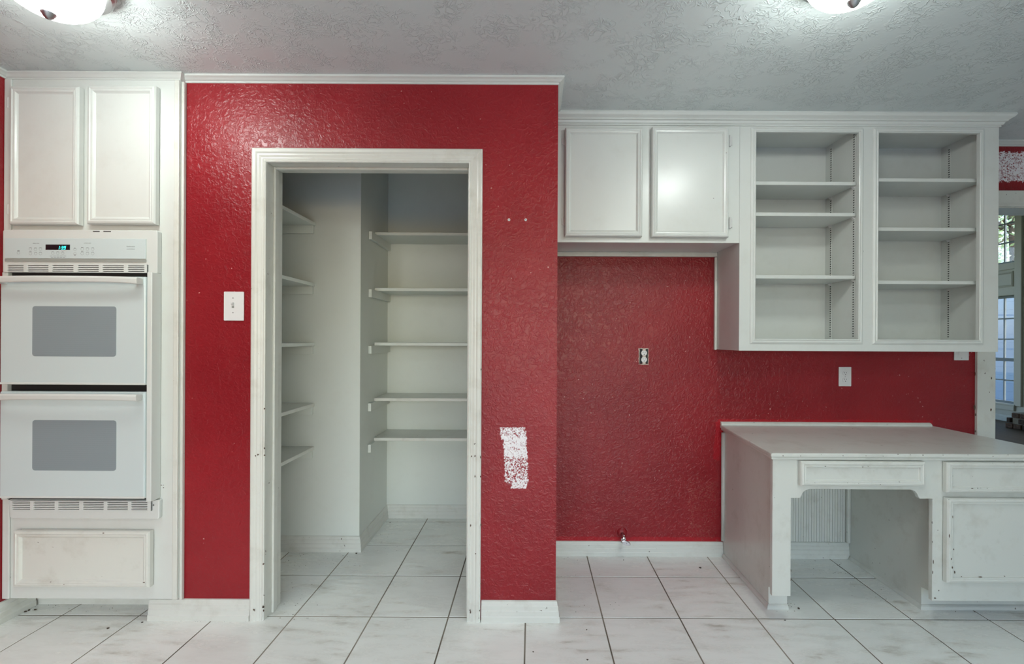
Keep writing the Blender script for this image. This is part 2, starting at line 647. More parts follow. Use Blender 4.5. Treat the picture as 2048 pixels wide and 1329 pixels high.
struct(w.build('wall_living_far', 'livwall'), 'pale end wall of the room beyond the opening', 'wall')
for i, (a, b) in enumerate(FW):
    window(8 + i, 'x', YV + .04, a, b, .3, 3.3, 3, 4, 'large grid window added for daylight in the living room end wall, ' + ('nearer the pantry side' if i == 0 else 'nearer the hearth wall'), 'white', mt=.02)
    portal('window_portal', ((a + b) / 2, YV + .12, 1.8), (-math.pi / 2, 0, 0), b - a, 3.0)
sbox('wall_living_left', 'livwall', (XC + .01, XC + .06, YNB + .03, YV, 0, ZV), 'pale side wall of the room beyond the opening', 'wall')
wins = [(6.84, 7.66), (8.3, 9.12), (3.3, 4.6)]  # first set is in view; the others are added for living room light
LZ0, LZ1, HZ0, HZ1 = .275, 1.95, 2.45, 3.42
w = MB()
ys = [YNB + .03] + [a for p in sorted(wins) for a in p] + [YV]
for i in range(0, len(ys), 2):
    w.box(XV, XV + .12, ys[i], ys[i + 1], 0, ZV)
for (a, b) in wins:
    w.box(XV, XV + .12, a, b, 0, LZ0); w.box(XV, XV + .12, a, b, LZ1, HZ0); w.box(XV, XV + .12, a, b, HZ1, ZV)
struct(w.build('wall_living_window', 'livwall'), 'tall pale living room wall with windows and panel mouldings', 'wall')
k = 2
tn = 20
M['muntin'] = plain('window_muntin_grey', srgb(120, 132, 138), 0.5)
for (a, b) in wins:
    window(k, 'y', XV + .05, a, b, LZ0, LZ1, 4, 5, ['tall lower window with grey muntins beside the brick hearth', 'tall lower window added for daylight near the end wall', 'wide lower window added for daylight on the far side of the hearth'][k // 2 - 1], 'muntin', rail=2, mt=.02)
    window(k + 1, 'y', XV + .05, a, b, HZ0, HZ1, 4, 3, ['high transom window with trees outside', 'high transom window added for daylight near the end wall', 'wide transom window added for daylight on the far side of the hearth'][k // 2 - 1], 'muntin', mt=.02)
    k += 2
    f = MB()
    for (u0, u1) in ((a - .10, a), (b, b + .10)):
        f.box(XV - .025, XV, u0, u1, LZ0 - .02, HZ1 + .1)
    for (q0, q1) in ((LZ0 - .10, LZ0 - .02), (LZ1, LZ1 + .10), (HZ0 - .10, HZ0), (HZ1, HZ1 + .1)):
        f.box(XV - .022, XV, a, b, q0, q1)
    f.box(XV - .035, XV - .022, a - .02, b + .02, LZ0 - .025, LZ0 + .0)
    struct(f.build('trim_%d' % tn, 'livwall', bevel=.004), {20: 'flat boards framing the tall windows by the brick hearth', 22: 'flat boards framing the added windows near the end wall'}.get(tn, 'flat boards framing the added wide windows past the hearth'), 'trim')
    tn += 1
    # recessed panel mouldings between the two windows
    f = MB()
    rr = [(.012, 0), (.012, .012), (.03, .018), (.045, .006), (.045, 0)]
    f.sweep([(a + .02, LZ1 + .12), (b - .02, LZ1 + .12), (b - .02, HZ0 - .12), (a + .02, HZ0 - .12)], rr, lambda u, v, h: (XV - h, u, v), closed=True)
    struct(f.build('trim_%d' % tn, 'livwall'), {21: 'panel moulding between lower and upper window by the hearth', 23: 'panel moulding between the added windows near the end wall'}.get(tn, 'panel moulding between the added wide windows past the hearth'), 'trim')
    tn += 1
f = MB()
rr = [(0, 0), (0, .012), (.02, .02), (.035, .008), (.035, 0)]
for (q0, q1) in ((.36, 1.9), (2.05, 3.5)):
    f.sweep([(5.0, q0), (6.62, q0), (6.62, q1), (5.0, q1)], rr, lambda u, v, h: (XV - h, u, v), closed=True)
struct(f.build('trim_%d' % tn, 'livwall'), 'tall panel mouldings on the wall above the hearth', 'trim')
for (a, b) in wins:
    portal('window_portal', (XV + .14, (a + b) / 2, (LZ0 + LZ1) / 2), (0, math.pi / 2, 0), LZ1 - LZ0, b - a)
    portal('window_portal', (XV + .14, (a + b) / 2, (HZ0 + HZ1) / 2), (0, math.pi / 2, 0), HZ1 - HZ0, b - a)

# brick hearth
h = thing('brick_hearth', 'low dark brick hearth on the wood floor beneath the tall window', 'hearth', (7.1, 5.7, 0))
MB().box(6.872, XV - .002, 5.02, 6.40, 0, .225).build('mortar_bed', 'mortar', h)
bp = None
for lvl in range(3):
    st = 6.47 - (.07 if lvl == 2 else .0) - (.052 if lvl == 1 else 0) * 0
    off = .05 if lvl == 1 else 0
    for i in range(13):
        y1 = st - i * .109 + random.uniform(-.004, .004) - (off if i else 0)
        y0 = y1 - (.099 if (i or not off) else .049 + .0)
        x0 = 6.845 + random.uniform(-.012, .012)
        if y0 < 5.0: continue
        MB().box(x0, x0 + .195, y0, y1, lvl * .077 + .002, lvl * .077 + .066).build('brick', 'brick', h, bevel=.005, seg=1)
for lvl in range(3):
    for j in range(2):
        x0 = 7.05 + j * .16
        MB().box(x0, x0 + .15, 6.38, 6.47 - (.07 if lvl == 2 else 0), lvl * .077 + .002, lvl * .077 + .066).build('brick', 'brick', h, bevel=.005, seg=1)

t = NT('patio_bounce_concrete')
M['patio'] = t.out(t.mix(t.noise(2, 4), srgb(188, 184, 176), srgb(208, 204, 196)), 0.85)
sbox('ground_patio_bounce', 'patio', (-14, 7.3, -16, YB - .12, -.2, -.08), 'pale concrete patio added outside the glazed door to bounce daylight', 'ground')  # unseen pale ground, added to bounce daylight up to the ceiling
# outdoors seen through the living room windows
sbox('ground_outside', 'lawn', (XV + .2, 30, -6, 30, -.25, -.15), 'lawn outside the living room windows', 'ground')
sbox('ground_garden', 'lawn', (-6, XV + .2, YV + .1, 30, -.25, -.15), 'lawn outside the living room end wall', 'ground')
fe = thing('neighbour_fence', 'blue grey horizontal board wall outside the tall window', 'fence', (9.9, 10.5, -.15))
for i in range(14):
    MB().box(9.9, 9.925 + .008 * (i % 2), 6.5, 15, -.15 + i * .17, -.15 + i * .17 + .171).build('board', 'siding', fe, bevel=.004, seg=1)
for i in range(5):
    MB().box(9.93, 10.02, 6.5 + i * 2.1, 6.6 + i * 2.1, -.15, 2.2).build('post', 'siding', fe)


def tree(x, y, zc, rad, n, label):
    r = thing('garden_tree', label, 'tree', (x, y, -.15), 'trees outside the windows')
    tr = MB()
    tr.tube([(x, y, -.15), (x + .05, y - .03, zc * .5), (x, y, zc + .2)], .11, 10)
    for i in range(6):
        a = i * 1.05
        tr.tube([(x, y, zc - .6 + .1 * i), (x + math.cos(a) * rad * .8, y + math.sin(a) * rad * .8, zc + .1 + .15 * i)], .03, 6)
    tr.build('trunk', 'bark', r, smooth=True)
    lv = MB()
    for i in range(n):
        d = Vector((random.gauss(0, 1), random.gauss(0, 1), random.gauss(0, .85)))
        d = d.normalized() * rad * random.random() ** .45
        c = Vector((x, y, zc)) + d
        u = Vector((random.gauss(0, 1), random.gauss(0, 1), random.gauss(0, .6))).normalized() * .065
        v = u.cross(Vector((random.gauss(0, 1), random.gauss(0, 1), random.gauss(0, 1)))).normalized() * .032
        lv.add([c - u, c + v, c + u, c - v], [(0, 1, 2, 3)])
    lv.build('leaves', 'leaf', r, kind='stuff')


tree(11.4, 10.6, 4.2, 1.6, 1700, 'leafy garden tree seen through the transom window')
tree(14.2, 14.6, 4.6, 2.0, 3000, 'wide leafy tree behind the board wall outside')

# ------------------------------------------------------------------ trims
BASE = [(0, 0), (.017, 0), (.017, .022), (.0135, .027), (.0135, .046), (.0105, .050), (.0105, .068), (.0075, .072), (.006, .088), (0, .09)]


def baseboard(name, path, label, prof=BASE):
    return struct(MB().sweep(path, prof, flatfn).build(name, 'worn'), label, 'baseboard')


xb0 = W(301, 1215, YP)[0]
baseboard('baseboard_left', [(XL, YB), (XL, 2.078)][::-1], 'white ribbed baseboard along the red side wall')
baseboard('baseboard_front_left', [(xb0, YP), (XJ0 - .062, YP)][::-1], 'white ribbed baseboard between oven cabinet and pantry casing')
baseboard('baseboard_front_right', [(XJ1 + .064, YP), (XC, YP), (XC, YN - .018)][::-1], 'white ribbed baseboard wrapping the corner right of the pantry door')
baseboard('baseboard_niche', [(XC + .018, YN), (1.108, YN)][::-1], 'white ribbed baseboard along the back of the red niche', [(a, b * .9) for a, b in BASE])
baseboard('baseboard_pantry', [(XPL, YCH), (XCH, YCH), (XCH, YPW), (XPR, YPW), (XPR, YPB)][::-1], 'white ribbed baseboard inside the pantry')
baseboard('baseboard_right', [(XR, YN - .02), (XR, YB)][::-1], 'white baseboard along the right kitchen wall')
baseboard('baseboard_living', [(XC + .06, YV), (XV, YV), (XV, 6.49)][::-1], 'pale baseboard of the living room')

# ceiling trims: profile hangs below the ceiling
TRIM = [(0, ZC), (.026, ZC), (.026, ZC - .008), (.018, ZC - .012), (.010, ZC - .018), (.004, ZC - .020), (.004, ZC - .027), (0, ZC - .028)]


def ctrim(n, path, label, prof=TRIM):
    return struct(MB().sweep(path[::-1], prof, flatfn).build('trim_%d' % n, 'white'), label, 'trim')


ctrim(1, [(-1.535, YP), (XC, YP), (XC, YU - .049)], 'narrow white trim along the ceiling above the red pantry wall')
ctrim(2, [(XL, YB), (XL, YF - .004)], 'narrow white ceiling trim on the red side wall')
ctrim(3, [(2.40, YN), (XR, YN)], 'narrow white ceiling trim above the opening to the next room')
CROWN = [(0, ZC), (.045, ZC), (.047, ZC - .008), (.040, ZC - .018), (.028, ZC - .026), (.024, ZC - .030), (.024, ZC - .034), (.016, ZC - .036),
         (.012, ZC - .046), (.006, ZC - .050), (.006, ZC - .056), (0, ZC - .057)]
XK0, XK1, XKR = XC + .002, 1.064, 2.392     # niche cabinet left, bookcase left, bookcase right
ctrim(4, [(XK0, YU), (XKR, YU), (XKR, YN)], 'white crown moulding along the ceiling over the upper cabinets', CROWN)
# casing of pantry doorway
CAS = [(0, 0), (0, .009), (.005, .012), (.011, .009), (.016, .0105), (.020, .0105), (.030, .0135), (.036, .0135), (.043, .0175), (.054, .0185), (.060, .015), (.060, 0)]
d1 = MB().sweep([(XJ0, 0), (XJ0, ZJ), (XJ1, ZJ), (XJ1, 0)], CAS, lambda u, v, hh: (u, YP - hh, v)).build('door_1', 'worn')
struct(d1, 'white moulded casing around the open pantry doorway', 'door frame')
jb = MB()
jb.box(XJ0 - .018, XJ0, YP, YPB, 0, ZJ + .018); jb.box(XJ1, XJ1 + .018, YP, YPB, 0, ZJ + .018); jb.box(XJ0, XJ1, YP, YPB, ZJ, ZJ + .018)
jb.build('jamb', 'worn', d1, bevel=.002)
ds = MB()
ds.box(XJ0, XJ0 + .011, 2.030, 2.062, 0, ZJ); ds.box(XJ1 - .011, XJ1, 2.030, 2.062, 0, ZJ); ds.box(XJ0 + .011, XJ1 - .011, 2.030, 2.062, ZJ - .011, ZJ)
ds.build('door_stop', 'worn', d1, bevel=.003)
# casing of opening to living room
x0 = W(1949, 780, YN)[0]
x1 = W(1985, 780, YN)[0]
z1 = W(2020, 383, YN)[2]
d2 = MB()
d2.box(x0, x1, YN - .018, YN, 0, z1); d2.box(x1, XO1, YN - .018, YN, ZO, z1); d2.box(XO1, XO1 + .1, YN - .018, YN, 0, z1)
d2 = struct(d2.build('door_2', 'worn', bevel=.003), 'white flat casing of the opening to the next room', 'door frame')
jb = MB()
jb.box(XO0 - .012, XO0, YN, YNB + .03, 0, ZO + .012); jb.box(XO1, XO1 + .012, YN, YNB + .03, 0, ZO + .012); jb.box(XO0, XO1, YN, YNB + .03, ZO, ZO + .012)
jb.build('jamb', 'worn', d2)
MB().box(x1, XO1, YN - .03, YN - .018, ZO + .004, ZO + .014).build('bead', 'worn', d2)


def chips(parent, spots, d, mat='chip', seed=1):
    """bare spots in the paint: small thin irregular flakes at pixel centres (px, py, half w, half h in px)"""
    rnd = random.Random(seed)
    mb = MB()
    for (px, py, a, b) in spots:
        X, Y, Z = W(px, py, d)
        s = d / F
        n = 7
        poly = [(X + math.cos(2 * math.pi * i / n) * a * s * rnd.uniform(.6, 1.2), Z + math.sin(2 * math.pi * i / n) * b * s * rnd.uniform(.6, 1.2)) for i in range(n)]
        mb.front(poly, d - .0006, d + .0006)
    o = mb.build('chipped_paint', mat, parent)
    o['kind'] = 'stuff'
    return o


cs = []
rn = random.Random(3)
for (py, xs) in ((912, (506, 511, 516, 529)), (896, (529,)), (818, (507, 529)), (1222, (507, 509, 527)), (1214, (527, 526)), (1190, (528,)), (1130, (527,)),
                 (913, (943, 950, 956, 960)), (953, (950, 955, 961)), (1221, (940, 955, 959)), (1226, (941,)), (1110, (951,)), (1050, (962, 941)), (740, (962,)), (1170, (962,))):
    for q in xs:
        cs.append((q, py + rn.uniform(-2, 2), rn.uniform(.8, 1.8), rn.uniform(1.2, 3.0)))
chips(d1, cs, YP - .0168, seed=4)
cs = [(px, 331 + rn.uniform(-1.5, 2), rn.uniform(1, 3.2), rn.uniform(.7, 1.3)) for px in (553, 574, 713, 721, 728, 734, 793, 852, 905, 914, 930)]
chips(d1, cs, 2.0295, seed=5)
chips(d2, [(1950, 748, .9, 4), (1949, 815, 1.8, 6), (1951, 830, 1.2, 3), (1982, 820, 1.6, 3.5), (1983, 757, 1.2, 3), (1951, 863, 1.2, 2), (1979, 785, .7, 1.2)], YN - .0182, seed=6)


# ------------------------------------------------------------------ cabinet fronts
def panel_front(name, r, d, parent, mat='white', th=.019, mw=.032, seed=None):
    """slab with applied picture-frame moulding; r = X0, X1, Z0, Z1; d = front plane of slab"""
    x0, x1, z0, z1 = r
    p = MB().box(x0 + .002, x1 - .002, d, d + th, z0 + .002, z1 - .002).build(name, mat, parent, bevel=.003)
    prof = [(0, -th + .003), (0, .003), (.004, .0085), (.011, .0105), (.016, .0075), (.019, .0085), (.024, .0075), (mw - .004, .003), (mw, 0), (mw, -.001), (.004, -.001), (.004, -th + .003)]
    MB().sweep([(x0, z0), (x1, z0), (x1, z1), (x0, z1)], prof, lambda u, v, hh: (u, d - hh, v), closed=True).build('panel_moulding', mat, p)
    return p


def hinge(px, py0, py1, d, parent, side):
    X, _, Z1 = W(px, py0, d)
    Z0 = W(px, py1, d)[2]
    m = MB()
    m.box(X - .014 if side < 0 else X, X if side < 0 else X + .014, d - .005, d, Z0 + .006, Z1 - .006)
    m.tube([(X, d - .006, Z0), (X, d - .006, Z1)], .0052, 8)
    return m.build('hinge', 'hinge', parent, bevel=.0008, seg=1)


# oven cabinet
oc = thing('oven_cabinet', 'tall white built-in cabinet holding the double oven', 'cabinet', (-1.93, 2.2, 0))
x0, x1 = XL + .001, W(358, 700, YF)[0]
ZT0 = W(180, 1198, YF)[2]
ox0, ox1 = -2.278, -1.632              # opening for the oven
oz1 = W(160, 466, YF)[2]
oz0 = W(170, 1001, YF)[2]
ff = MB()
ff.box(x0, ox0 - .001, YF, YF + .02, ZT0, ZC - .001); ff.box(ox1 + .001, x1, YF, YF + .02, ZT0, ZC - .001)
ff.box(ox0 - .001, ox1 + .001, YF, YF + .02, oz1, ZC - .001); ff.box(ox0 - .001, ox1 + .001, YF, YF + .02, ZT0, oz0)
ff.build('face_frame', 'white', oc)
cc = MB()
cc.box(x0, x0 + .018, YF + .02, 2.58, ZT0, ZC - .002); cc.box(-1.578, -1.56, YF + .02, 2.58, ZT0, ZC - .002)
cc.box(x0 + .018, -1.578, 2.562, 2.58, ZT0, ZC - .002)
cc.box(x0 + .018, -1.578, YF + .02, 2.562, ZT0, ZT0 + .018); cc.box(x0 + .018, -1.578, YF + .02, 2.562, oz1 + .004, oz1 + .022); cc.box(x0 + .018, -1.578, YF + .02, 2.562, oz0 - .03, oz0 - .012)
cc.build('carcass', 'white', oc)
MB().box(x0, -1.578, 2.089, 2.107, 0, ZT0).build('toe_kick', 'worn', oc)
eb = MB()
eb.box(x1 - .022, x1, YF - .006, YF, ZT0, ZC - .03)
eb.box(x1, x1 + .012, YF + .006, YP - .0005, .092, ZC - .03)
eb.build('edge_strip', 'worn', oc, bevel=.004)
MB().box(x0, W(24, 700, YF)[0], YF - .008, YF, ZT0, ZC - .03).build('scribe_strip', 'white', oc, bevel=.003)
CT = [(0, ZC - .001), (.020, ZC - .001), (.021, ZC - .006), (.014, ZC - .012), (.008, ZC - .020), (.003, ZC - .024), (.003, ZC - .028), (0, ZC - .029)]
MB().sweep([(x0, YF), (x1, YF), (x1, YP - .001)][::-1], CT, flatfn).build('crown_strip', 'white', oc)
YD = YF - .02
a = panel_front('door', rect(22, 174, 160, 450, YD), YD, oc)
hinge(20, 197, 218, YF, a, -1); hinge(20, 410, 430, YF, a, -1)
a = panel_front('door', rect(177, 172.5, 313, 449, YD), YD, oc)
hinge(313.5, 194, 216, YF, a, 1); hinge(313.5, 405, 429, YF, a, 1)
a = panel_front('drawer_front', rect(30, 1062, 301, 1174, YD), YD, oc, mat='worn')
chips(a, [(288, 1166, 2.4, .9), (207, 1067, 3, .8), (128, 1170, .8, .8), (101, 1165, 1.6, .6)], YD - .0092, seed=8)
chips(oc, [(327, 976, 1, 1), (323, 971, 1.4, .8), (327, 971, .8, .8), (20, 1155, 2.0, .8)], YF - .0005, seed=9)

# ------------------------------------------------------------------ double oven
ov = thing('double_wall_oven', 'white built-in double wall oven with two glass doors', 'oven', (-1.955, 1.95, .35))
YO, YDO = 1.946, 1.905
bx0, bx1 = ox0 + .004, ox1 - .004
body = MB()
body.box(bx0, bx1, YO + .006, 2.5, oz0 + .004, oz1 - .004)
body.build('body', 'black', ov)
# front trim around the body (overlaps the face frame)
tx1 = W(323, 700, YF)[0]
cz1 = W(160, 461, YO)[2]; cz0 = W(160, 546, YO)[2]
tx0 = W(9, 700, YO)[0]
tr = MB()
tr.box(-1.640, tx1, YDO + .006, YF - .0005, W(300, 996, YF)[2], cz0)
tr.build('side_trim', 'ovenmetal', ov, bevel=.003)
MB().box(tx0, -2.262, YDO + .03, YF - .0005, W(20, 996, YF)[2], cz0).build('side_trim', 'ovenmetal', ov, bevel=.003)
cp = MB()
cp.front([(tx0, cz0), (tx1, cz0), (tx1, cz1 - .006), (tx1 - .006, cz1), (tx0 + .006, cz1), (tx0, cz1 - .006)], YO - .008, YF - .0005)
vz0, vz1 = W(160, 546, YO)[2], W(160, 528, YO)[2]
cp = cp.build('control_panel', 'ovenmetal', ov, bevel=.002)
yb = YO - .008
r = rect(11, 477.5, 293, 518, yb)
MB().box(r[0], r[1], yb - .004, yb, r[2], r[3]).build('control_glass', 'oven', cp, bevel=.0015)
r = rect(11, 519, 293, 524.3, yb)
MB().box(r[0], r[1], yb - .003, yb, r[2], r[3]).build('grey_band', 'band', cp)
yg = yb - .004
r = rect(91.5, 489.5, 140, 500, yg)
dsp = MB().box(r[0], r[1], yg - .0008, yg, r[2], r[3]).build('display', 'display', cp)
# seven segment time 1:39
SEG = {'1': 'bc', '3': 'abgcd', '9': 'abcdfg'}
dg = MB()
dh, dw, st = .0145, .0080, .0017
X0, _, Z0 = W(117.5, 499.3, yg)
yy = yg - .0012
def seg(x, q):
    for ch in SEG[q]:
        rr = {'a': (0, dw, dh - st, dh), 'g': (0, dw, dh / 2 - st / 2, dh / 2 + st / 2), 'd': (0, dw, 0, st), 'b': (dw - st, dw, dh / 2, dh), 'c': (dw - st, dw, 0, dh / 2),
              'f': (0, st, dh / 2, dh), 'e': (0, st, 0, dh / 2)}[ch]
        pts = [(rr[0], rr[2]), (rr[1], rr[2]), (rr[1], rr[3]), (rr[0], rr[3])]
        dg.front([(x + a_ + .18 * b_, Z0 + b_) for a_, b_ in pts], yy, yg - .0008)
seg(X0 - .005, '1')
dg.box(X0 + .0062, X0 + .0078, yy, yg - .0008, Z0 + .003, Z0 + .0046); dg.box(X0 + .0072, X0 + .0088, yy, yg - .0008, Z0 + .009, Z0 + .0106)
seg(X0 + .0105, '3'); seg(X0 + .0215, '9')
dg.build('time_digits', 'digit', dsp)
# printed key outlines and captions
pr = MB()
def ring(px, py, rp=3.0):
    X, _, Z = W(px, py, yg)
    s_ = yg / F
    n = 18
    ro, ri = rp * s_, rp * s_ - .0007
    vs = []
    for i in range(n):
        a_ = 2 * math.pi * i / n
        vs += [(X + ro * math.cos(a_), yg - .0003, Z + ro * math.sin(a_)), (X + ri * math.cos(a_), yg - .0003, Z + ri * math.sin(a_))]
    pr.add(vs, [(2 * i, 2 * i + 1, 2 * ((i + 1) % n) + 1, 2 * ((i + 1) % n)) for i in range(n)])
def dash(px, py, w_, h_=.7):
    q = rect(px - w_ / 2, py - h_ / 2, px + w_ / 2, py + h_ / 2, yg)
    pr.box(q[0], q[1], yg - .0003, yg + .0002, q[2], q[3])
for (px, py) in ((61, 498.5), (71, 499), (81, 498.5), (61, 507.5), (71.5, 507.5), (81, 507.5), (164.5, 498.5), (175, 498.5), (185.5, 498.5), (164.5, 507.5), (175, 507.5), (185.5, 507.5),
                 (105.5, 506.5), (115.5, 506.5), (125.5, 506.5), (37, 506), (150, 499), (150, 508)):
    ring(px, py)
for (px, py) in ((61, 496), (71, 496.2), (81, 496), (61, 503.8), (71.5, 504.8), (81, 504.5), (164.5, 495.5), (175, 496), (185.5, 496), (164.5, 503.8), (175, 504.5), (185.5, 504.5),
                 (105.5, 504), (115.5, 504), (125.5, 504.3), (37, 501), (37, 502.6)):
    dash(px, py, 4.5, .8)
for q, ln in ((512.6, 34), (515.3, 30)):
    for i in range(5):
        dash(116 - ln / 2 + ln * (i + .5) / 5, q, ln / 5 - 1.2, .7)
for py, sgn in ((496.6, 1), (510.5, -1)):
    X, _, Z = W(150, py, yg)
    pr.front([(X - .003, Z - .002 * sgn), (X + .003, Z - .002 * sgn), (X, Z + .003 * sgn)], yg - .0003, yg + .0002)
pr.build('printed_keys', 'print', cp, kind='stuff')
X, _, Z = W(72, 488, yg)
text_mesh('UPPER OVEN', .0048, X, yg - .0001, Z, 'lettering', 'print', cp)
X, _, Z = W(175, 487.5, yg)
text_mesh('LOWER OVEN', .0048, X, yg - .0001, Z, 'lettering', 'print', cp)
X, _, Z = W(261.5, 494.6, yg)
text_mesh('KitchenAid', .0078, X, yg - .0001, Z, 'lettering', 'print', cp)
X, _, Z = W(261.5, 499.6, yg)
text_mesh('S U P E R B A', .0060, X, yg - .0001, Z, 'lettering', 'print', cp)
# small dark slots on top rail
for (a_, b_) in ((186, 199.5), (207, 222)):
    r = rect(a_, 462.4, b_, 464.2, yb)
    MB().box(r[0], r[1], yb - .0006, yb + .002, r[2], r[3]).build('vent_slot', 'slot', cp)


def grille(groups, ys_, hh, d, parent, px0, px1, py0, py1):
    """punched vent strip: dark backing seen between white bars"""
    r_ = rect(px0, py0, px1, py1, d)
    g_ = MB().box(r_[0], r_[1], d + .001, d + .004, r_[2], r_[3]).build('vent_backing', 'slot', parent)
    b_ = MB()
    zs_ = [W(160, q, d)[2] for q in ys_]
    hz = hh / 2 * d / F
    edges = [r_[3]]
    for q in zs_: edges += [q + hz, q - hz]
    edges.append(r_[2])
    for i in range(0, len(edges), 2):
        b_.box(r_[0], r_[1], d - .003, d + .001, edges[i + 1], edges[i])
    xs_ = [r_[0]]
    for (a, b) in groups: xs_ += [W(a, ys_[0], d)[0], W(b, ys_[0], d)[0]]
    xs_.append(r_[1])
    for i in range(0, len(xs_), 2):
        b_.box(xs_[i], xs_[i + 1], d - .0034, d + .0008, r_[2] + .0002, r_[3] - .0002)
    b_.build('vent_bars', 'ovenmetal', parent)


grille(((16.6, 49), (56.6, 98.6), (106, 148.5), (157, 199), (206.6, 249), (257, 290)), (531.8, 535.5, 539.3, 543), 1.6, yb - .004, cp, 10, 295, 529, 545.6)

for (y0, y1, wy0, wy1, nm) in ((553, 769.5, 613, 713.5, 'oven_door'), (784, 997, 841, 942, 'oven_door')):
    r = rect(-1, y0, 298.5, y1, YDO)
    X0_ = -2.258
    X1_ = -1.6405
    dr = MB().box(X0_, X1_, YDO, YDO + .038, r[2], r[3]).build(nm, 'oven', ov, bevel=.005)
    MB().box(X0_, X1_, YDO - .003, YDO + .012, r[2] - .001, r[2] + .008).build('bottom_lip', 'ovenmetal', dr, bevel=.002)
    q = rect(65, wy0, 232.5, wy1, YDO)
    rad, pts = .012, []
    for (cx, cz, a0) in ((q[1] - rad, q[3] - rad, 0), (q[0] + rad, q[3] - rad, 90), (q[0] + rad, q[2] + rad, 180), (q[1] - rad, q[2] + rad, 270)):
        for i in range(7):
            an = math.radians(a0 + 15 * i)
            pts.append((cx + rad * math.cos(an), cz + rad * math.sin(an)))
    MB().front(pts, YDO - .0008, YDO + .002).build('window_glass', 'ovenglass', dr)
    # full-width bar handle, thick at the ends and bowed forward
    hz1, hz0 = r[3] - .003, r[3] - .034
    hb = MB()
    N = 28
    vs = []
    for i in range(N + 1):
        f_ = i / N
        xx = X0_ + .002 + (X1_ - X0_ - .010) * f_
        e = abs(2 * f_ - 1)
        bow = .046 - .010 * e ** 4
        th = .016 + .012 * max(0, e - .86) / .14
        zt = hz1 - .003 * e ** 3
        zb = hz0 + .004 - .006 * e ** 4
        yf_ = YDO - bow
        for (yy_, zz_) in ((yf_ + .003, zt), (yf_, (zt * .7 + zb * .3)), (yf_ + .002, zb + .003), (yf_ + .006, zb), (yf_ + th, zb + .003), (yf_ + th, zt - .002)):
            vs.append((xx, yy_, zz_))
    fs = []
    for i in range(N):
        for a_ in range(6):
            b_ = (a_ + 1) % 6
            fs.append((i * 6 + a_, (i + 1) * 6 + a_, (i + 1) * 6 + b_, i * 6 + b_))
    fs += [tuple(range(6)), tuple(N * 6 + a_ for a_ in range(6))]
    hb.add(vs, fs)
    for (ax0, ax1) in ((X0_ + .004, X0_ + .032), (X1_ - .036, X1_ - .010)):
        hb.front([(ax0, hz0 + .0), (ax1, hz0 + .0), (ax1, hz1 - .006), (ax0, hz1 - .006)], YDO - .024, YDO + .002)
    hb.build('handle', 'ovenmetal', dr, smooth=False, bevel=.002)
r = rect(20, 1000, 319, 1038, YO)
lv_ = MB().front([(r[0], r[2] + .006), (r[0] + .006, r[2]), (r[1] - .006, r[2]), (r[1], r[2] + .006), (r[1], r[3]), (r[0], r[3])], YO - .002, YF - .0005).build('lower_vent', 'ovenmetal', ov, bevel=.003)
grille(((26.5, 62), (69, 111), (118, 160), (168, 209), (216, 257), (264, 296)), (1005, 1008.6, 1012.2, 1015.8, 1019.2), 1.5, YO - .006, lv_, 21, 303, 1002, 1021.5)
X, _, Z = W(307, 1011, YO - .002)
MB().lathe([(0, 0), (.003, 0), (.004, .001)], lambda a_, b_, q: (X + a_, YO - .0025 - .001 + q, Z + b_), 12).build('screw', 'metal', lv_)

# ------------------------------------------------------------------ pantry shelves
SZ = (1.919, 1.565, 1.218, .865, .612)
ordn = ('topmost', 'second from the top', 'middle', 'fourth from the top', 'lowest')
for i, z in enumerate(SZ):
    s = thing('pantry_shelf', 'white board shelf along the side wall of the pantry, %s' % ordn[i], 'shelf', (-1.39, 2.36, z - .02), 'pantry shelves on the side wall')
    MB().box(XPL + .001, -1.265, YPB + .003, YCH - .001, z - .019, z).build('board', 'worn' if i > 2 else 'pantry', s, bevel=.0015)
    MB().box(XPL + .002, -1.272, YCH - .020, YCH - .001, z - .066, z - .019).build('cleat', 'pantry', s, bevel=.0015)
    MB().box(XPL + .001, XPL + .02, YPB + .004, YCH - .022, z - .066, z - .019).build('cleat', 'pantry', s, bevel=.0015)
    dz = (0.0, .0, 0, 0, 0)[i]
    s = thing('pantry_shelf', 'white board shelf on cleats across the pantry back wall, %s' % ordn[i], 'shelf', (-.5, 2.98, z - .02), 'pantry shelves on the back wall')
    MB().box(XCH + .002, XPR - .002, 2.848, YPW - .001, z - .019, z).build('board', 'worn' if i > 2 else 'pantry', s, bevel=.0015)
    MB().box(XCH + .001, XCH + .020, 2.745, YPW - .001, z - .068, z - .019).build('cleat', 'pantry', s, bevel=.0015)
    MB().box(XPR - .020, XPR - .001, 2.745, YPW - .001, z - .068, z - .019).build('cleat', 'pantry', s, bevel=.0015)

# ------------------------------------------------------------------ upper cabinets
ZS = W(1300, 485.5, YU)[2]                  # underside of niche cabinet
ZBK = W(1715, 703, YU)[2]                   # underside of bookcase
uc = thing('wall_cabinet', 'white two-door wall cabinet hung over the red niche', 'cabinet', (.59, 2.44, ZS))
m = MB()
m.box(XK0, XK1 - .001, YU, YU + .02, ZS, ZC - .001)
m.build('face_frame', 'white', uc)
m = MB()
m.box(XK0, XK0 + .018, YU + .02, YN - .001, ZS + .004, ZC - .002); m.box(XK1 - .019, XK1 - .001, YU + .02, YN - .001, ZS + .004, ZC - .002)
m.box(XK0 + .018, XK1 - .019, YU + .02, YN - .001, ZS + .004, ZS + .022); m.box(XK0 + .018, XK1 - .019, YN - .012, YN - .001, ZS + .022, ZC - .002)
m.build('carcass', 'white', uc)
m = MB()
m.box(XK0, XK1 - .001, YN - .022, YN - .001, ZS - .022, ZS + .004)
m.build('scribe_strip', 'worn', uc, bevel=.003)
YDU = YU - .02
